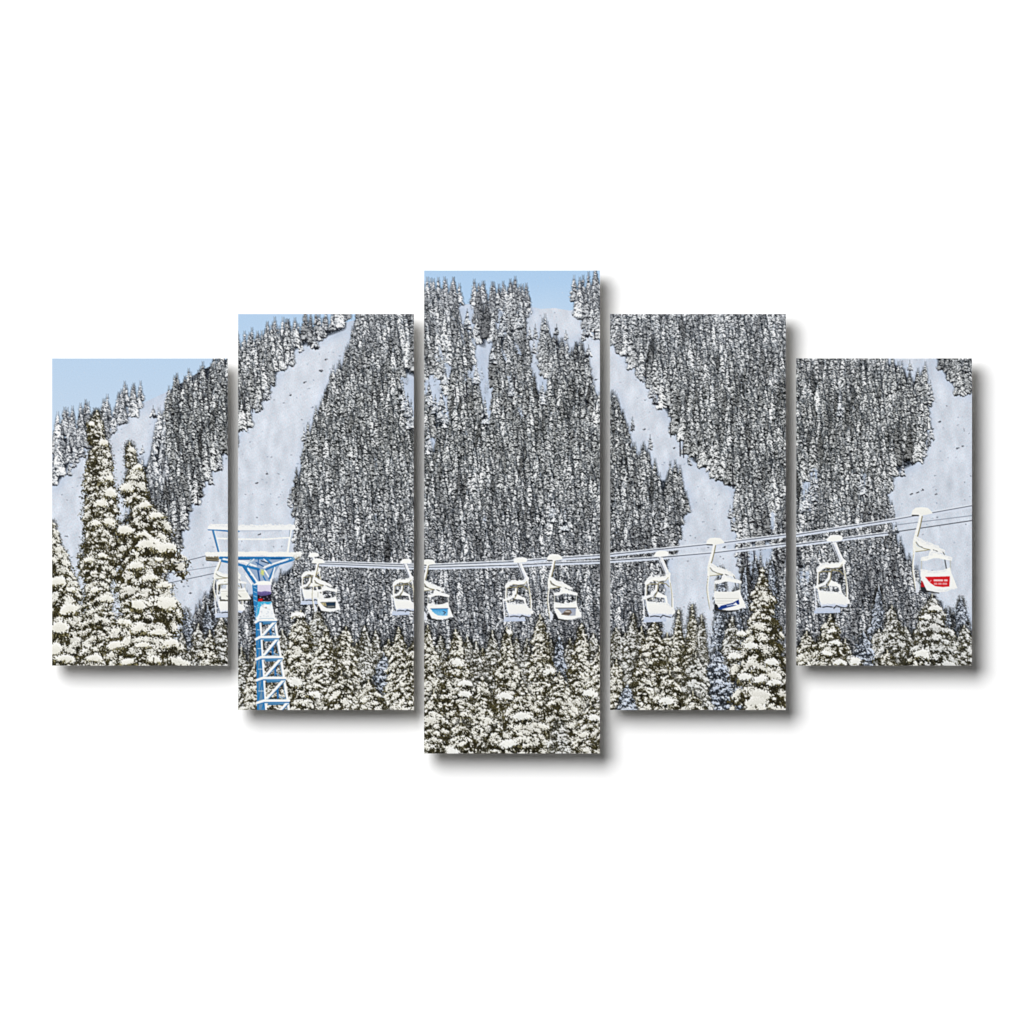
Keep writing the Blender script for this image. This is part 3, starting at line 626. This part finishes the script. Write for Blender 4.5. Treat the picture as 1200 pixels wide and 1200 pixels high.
po([(302, 705.5), (318.5, 705.2), (317, 708.5), (309, 708), (305, 711), (303.5, 719), (300.6, 724)], CY, SB); L.blob(311.5, 712, 1.1, .9, 0, (170, 160, 150), (150, 140, 130), .5, SB)
# lattice legs
bays = [(727, 299.6, 303.5, 323), (747, 300, 305, 326), (770.5, 300.5, 306.3, 330), (795, 300.8, 308, 333.6), (821.5, 301.2, 309.6, 338), (850, 301.6, 311.6, 342)]
for (ya, o0, l0, r0), (yb, o1, l1, r1) in zip(bays[:-1], bays[1:]):
    po([(o0, ya), (l0 + 1, ya), (l1 + 1, yb), (o1, yb)], (104, 140, 170), LAD)
    ln([(o0 + .8, ya), (o1 + .8, yb)], 2.2, BL, LAD); ln([(l0 - .5, ya), (l1 - .6, yb)], 2., BL, LAD)
    ln([(o1 + 1.5, yb - 2), (l0 - 1, ya + 3)], 1.4, BL, LAD); ln([(o0 + 2, ya + (yb - ya) * .55), (l0 + 1, ya + (yb - ya) * .55)], .8, (190, 210, 226), LAD)
    ln([(l0 + 5, ya + 3.6), (r0 - 5, ya + 3.2)], 2.2, (66, 120, 160), LAD); ln([(l0 + 4.6, ya + 2), (r0 - 5, ya + 2.2)], .8, (206, 216, 228), LAD)
    xm = l0 + (r0 - l0) * .66
    ln([(xm, ya + (yb - ya) * .42), (xm + .8, yb - 4)], 2.5, (40, 106, 158), LAD); ln([(xm + 1, yb - 6), (r1 - 4, yb - 3)], 1., (120, 160, 196), LAD)
    ln([(l0 + 1.3, ya), (l1 + 1.3, yb)], 2.2, WH, LAD); ln([(r0 - 1, ya), (r1 - 1, yb)], 2.8, WH, LAD); ln([(r0 - 3, ya + 3), (r1 - 3, yb - 3)], .8, (120, 160, 196), LAD)
    ln([(l1 + 1, yb - 1), (r0 - .5, ya + 3.5)], .9, BL, LAD)
    ln([(l1 + 2.4, yb - 2.6), (r0 - 1.4, ya + 1.6)], 3., WH, LAD); ln([(l1 + 4, yb - 1.6), (r0 - .2, ya + 3.4)], .9, BL, LAD)
for ya, o, l, r in bays[:-1]:
    ln([(o, ya + 3.6), (l, ya + 1.6), (r + .6, ya + 1.4)], 1.5, BL, LAD)
    ln([(o - .4, ya + 2), (l - .4, ya - .6), (r + .6, ya - .8)], 2.9, WH, LAD)
    ln([(l + 2, ya - 2.4), (r - 3, ya - 2.4)], .6, (110, 156, 192), LAD, .6)

for ya, o, l, r in bays[:-1]: crust([(o, ya + 1.5), (l, ya - .8), (r, ya - 1)], LAD, .9, .7); crust([(l + 3, ya + 17), (r - 3, ya + 3)], LAD, .7, .4)
for _ in range(40):
    x, y = R.uniform(300, 321), R.uniform(707, 726)
    L.blob(x, y, .7, .4, 0, (205, 214, 224), (190, 200, 214), .6)
# ------------------------------------------------------------------ photographic finish of the print
img = L.rgb
b = blur(img[..., 1], 1.2); 
for c in range(3): img[..., c] += (blur(img[..., c], 1.0) - blur(img[..., c], 4.2)) * .55 - (img[..., c] - blur(img[..., c], 1.0)) * .45
img += (fnoise(H, W, 3, 7) * 2.0)[..., None]
fm = blur((L.id == FOREST).astype(np.float32), .8)[..., None]
img += ((img - 132) * .22 - 5) * np.clip(fm, 0, 1)
img = np.clip(img, 6, 252)
ids = L.id

# ------------------------------------------------------------------ Blender scene
sc = bpy.context.scene
col = sc.collection
def lin(v):
    v = v / 255.
    return np.where(v <= .04045, v / 12.92, ((v + .055) / 1.055) ** 2.4)
LIGHT = 1.165                   # what the lamp and the fill put on the wall plane
def tag(o, label=None, cat=None, group=None, kind=None):
    for k, v in (('label', label), ('category', cat), ('group', group), ('kind', kind)):
        if v: o[k] = v

def mat_ink():
    m = bpy.data.materials.new('printed_canvas'); m.use_nodes = True
    nt = m.node_tree; p = nt.nodes['Principled BSDF']
    a = nt.nodes.new('ShaderNodeVertexColor'); a.layer_name = 'ink'
    nt.links.new(a.outputs['Color'], p.inputs['Base Color'])
    p.inputs['Roughness'].default_value = .9; p.inputs['Specular IOR Level'].default_value = .05
    tc = nt.nodes.new('ShaderNodeTexCoord'); w = nt.nodes.new('ShaderNodeTexChecker'); w.inputs['Scale'].default_value = 1600
    bp = nt.nodes.new('ShaderNodeBump'); bp.inputs['Strength'].default_value = .05; bp.inputs['Distance'].default_value = .0001
    nt.links.new(tc.outputs['Object'], w.inputs['Vector']); nt.links.new(w.outputs['Fac'], bp.inputs['Height']); nt.links.new(bp.outputs['Normal'], p.inputs['Normal'])
    return m
INK = mat_ink()
def mat_plain(name, c, r=.9, noise=0):
    m = bpy.data.materials.new(name); m.use_nodes = True; nt = m.node_tree; p = nt.nodes['Principled BSDF']
    p.inputs['Base Color'].default_value = (*c, 1); p.inputs['Roughness'].default_value = r; p.inputs['Specular IOR Level'].default_value = .05
    if noise:
        n = nt.nodes.new('ShaderNodeTexNoise'); n.inputs['Scale'].default_value = noise
        b = nt.nodes.new('ShaderNodeBump'); b.inputs['Strength'].default_value = .04; b.inputs['Distance'].default_value = .0002
        nt.links.new(n.outputs['Fac'], b.inputs['Height']); nt.links.new(b.outputs['Normal'], p.inputs['Normal'])
    return m

def mesh_quads(name, verts, quads, cols):
    me = bpy.data.meshes.new(name)
    me.vertices.add(len(verts)); me.vertices.foreach_set('co', verts.astype(np.float32).ravel())
    n = len(quads)
    me.loops.add(n * 4); me.loops.foreach_set('vertex_index', quads.astype(np.int32).ravel())
    me.polygons.add(n); me.polygons.foreach_set('loop_start', np.arange(0, n * 4, 4, dtype=np.int32))
    try: me.polygons.foreach_set('loop_total', np.full(n, 4, np.int32))
    except Exception: pass
    me.update(calc_edges=True)
    if cols is not None:
        at = me.color_attributes.new('ink', 'FLOAT_COLOR', 'POINT')
        at.data.foreach_set('color', np.concatenate([cols, np.ones((len(cols), 1))], 1).astype(np.float32).ravel())
        me.materials.append(INK)
    return me
CX, CY_ = 600., 600.
def wx(x): return (x - CX) * U
def wz(y): return (CY_ - y) * U

LABELS = ['short canvas print at the far left with two big snowy conifers', 'canvas print second from the left with most of the blue lift tower',
          'tallest canvas print in the middle of the five', 'canvas print second from the right with the navy backed chair', 'short canvas print at the far right with the red backed chair']
G = 2 / S                        # mesh step in units (0.667)
for pi, (px0, py0, px1, py1) in enumerate(PANELS):
    root = bpy.data.objects.new('canvas_print', None); col.objects.link(root)
    mx = (px0 + px1) / 2
    root.location = (wx(mx), 0, wz(py1)); root.empty_display_size = .05
    tag(root, LABELS[pi], 'canvas print', 'five canvas prints forming one picture')
    nx, ny = int(round((px1 - px0) / G)), int(round((py1 - py0) / G))
    gx = (px0 - X0) * S + np.arange(nx + 1) * 2; gy = (py0 - Y0) * S + np.arange(ny + 1) * 2
    cc = np.zeros((ny + 1, nx + 1, 3))
    for dy in (-1, 0):
        for dx in (-1, 0): cc += img[np.ix_(gy + dy, gx + dx)] * .25
    cc = np.clip(lin(cc) / LIGHT, 0, .93)
    vx = (np.arange(nx + 1) * G + px0 - mx) * U; vz = (py1 - py0 - np.arange(ny + 1) * G) * U
    pid = ids[np.ix_(gy[:-1] + 1, gx[:-1] + 1)]
    # drop tiny islands of an id: leave them to the forest or neighbour of larger count
    present, cnt = np.unique(pid, return_counts=True)
    for q, n_ in zip(present, cnt):
        if n_ < 30: pid[pid == q] = FOREST
    # separate stretches of slope or sky are separate pieces of the picture; slivers between trees belong to the forest
    for q, nm in ((SNOW, 'ski_slope'), (SKY, 'sky')):
        m = pid == q; seen = np.zeros_like(m); first = True
        for j0, i0 in zip(*np.nonzero(m)):
            if seen[j0, i0]: continue
            st_ = [(j0, i0)]; seen[j0, i0] = True; comp = []
            while st_:
                j, i = st_.pop(); comp.append((j, i))
                for a_, b_ in ((j + 1, i), (j - 1, i), (j, i + 1), (j, i - 1)):
                    if 0 <= a_ < ny and 0 <= b_ < nx and m[a_, b_] and not seen[a_, b_]:
                        seen[a_, b_] = True; st_.append((a_, b_))
            A = np.array(comp)
            if len(comp) < 500: pid[A[:, 0], A[:, 1]] = FOREST
            elif first: first = False
            else: pid[A[:, 0], A[:, 1]] = reg(nm)
    present = [int(q) for q in np.unique(pid)]
    made = {}
    def build(q):
        if q in made: return made[q]
        name, lab, par, kind = REG[q]
        jj, ii = np.nonzero(pid == q)
        if par and par in present: pa = build(par)
        else: pa = root
        a = jj * (nx + 1) + ii
        quads = np.stack([a, a + nx + 1, a + nx + 2, a + 1], 1)
        u, inv = np.unique(quads.ravel(), return_inverse=True)
        vj, vi = u // (nx + 1), u % (nx + 1)
        V = np.stack([vx[vi], np.full(len(u), -DEPTH), vz[vj]], 1)
        o = bpy.data.objects.new(name, mesh_quads(name, V, inv.reshape(-1, 4), cc[vj, vi]))
        col.objects.link(o); o.parent = pa
        if lab or kind: tag(o, lab, kind=kind)
        made[q] = o
        return o
    for q in present: build(q)
    # picture wrapped round the four edges of the stretcher, and the plain back
    V, Q, C = [], [], []
    nd = 12
    def strip(pts, cols, inner):
        base = len(V); n_ = len(pts)
        for d in range(nd + 1):
            for i, (x, z) in enumerate(pts):
                V.append((x, -DEPTH + THICK * d / nd, z)); C.append(inner[min(d * 4, len(inner) - 1)][i])
        for d in range(nd):
            for i in range(n_ - 1):
                a = base + d * n_ + i; Q.append((a, a + 1, a + n_ + 1, a + n_))
    strip([(x, vz[0]) for x in vx], None, cc[:60]); strip([(x, vz[-1]) for x in vx[::-1]], None, cc[::-1, ::-1][:60])
    strip([(vx[0], z) for z in vz[::-1]], None, cc[::-1].transpose(1, 0, 2)[:60]); strip([(vx[-1], z) for z in vz], None, cc[:, ::-1].transpose(1, 0, 2)[:60])
    o = bpy.data.objects.new('canvas_edge', mesh_quads('canvas_edge', np.array(V), np.array(Q), np.array(C))); col.objects.link(o); o.parent = root
    q_ = -DEPTH + THICK
    bk = np.array([(vx[0], q_, vz[-1]), (vx[-1], q_, vz[-1]), (vx[-1], q_, vz[0]), (vx[0], q_, vz[0])])
    me = mesh_quads('canvas_back', bk, np.array([(3, 2, 1, 0)]), None); me.materials.append(mat_plain('raw_canvas', (.75, .73, .68)))
    o = bpy.data.objects.new('canvas_back', me); col.objects.link(o); o.parent = root
    zc = (vz[0] + vz[-1]) / 2; a_, b_ = -.03, .03
    sv = np.array([(x, y, zc + z) for y in (q_ + .0005, -.0005) for x, z in ((a_, a_), (b_, a_), (b_, b_), (a_, b_))])
    me = mesh_quads('wall_spacer', sv, np.array([(0, 1, 2, 3), (7, 6, 5, 4), (0, 4, 5, 1), (1, 5, 6, 2), (2, 6, 7, 3), (3, 7, 4, 0)]), None)  # unseen block added to bridge the gap that shapes the panel's shadow
    me.materials.append(mat_plain('spacer_wood', (.45, .33, .2), .7, 60))
    o = bpy.data.objects.new('wall_spacer', me); col.objects.link(o); o.parent = root

# wall
w = 4.
me = mesh_quads('wall', np.array([(-w, 0, -w), (w, 0, -w), (w, 0, w), (-w, 0, w)]), np.array([(0, 1, 2, 3)]), None)
me.materials.append(mat_plain('white_wall', (.94, .94, .94), 1, 400))
wall = bpy.data.objects.new('wall', me); col.objects.link(wall); tag(wall, 'plain bright white wall behind the prints', kind='structure')

# ------------------------------------------------------------------ light: one large round softbox high on the left, plus an even fill
OFF, RAD, DIST = .0184, .0164, 30.
k = DIST / DEPTH
la = bpy.data.lights.new('softbox', 'AREA'); la.shape = 'DISK'; la.size = 2 * RAD * k
lo_ = bpy.data.objects.new('softbox', la); col.objects.link(lo_)
lo_.location = (-OFF * k, -DIST, OFF * 1.03 * k); lo_.rotation_euler = (math.radians(90), 0, 0)
la.energy = 22800
wd = bpy.data.worlds.new('World'); sc.world = wd; wd.use_nodes = True
wd.node_tree.nodes['Background'].inputs[0].default_value = (1, 1, 1, 1)
wd.node_tree.nodes['Background'].inputs[1].default_value = .085

cam = bpy.data.cameras.new('camera'); co = bpy.data.objects.new('camera', cam); col.objects.link(co)
cam.type = 'ORTHO'; cam.ortho_scale = 1200 * U; cam.clip_end = 100
co.location = (0, -3, 0); co.rotation_euler = (math.radians(90), 0, 0)
sc.camera = co
sc.view_settings.view_transform = 'Standard'; sc.view_settings.look = 'None'
sc.view_settings.exposure = 0; sc.view_settings.gamma = 1
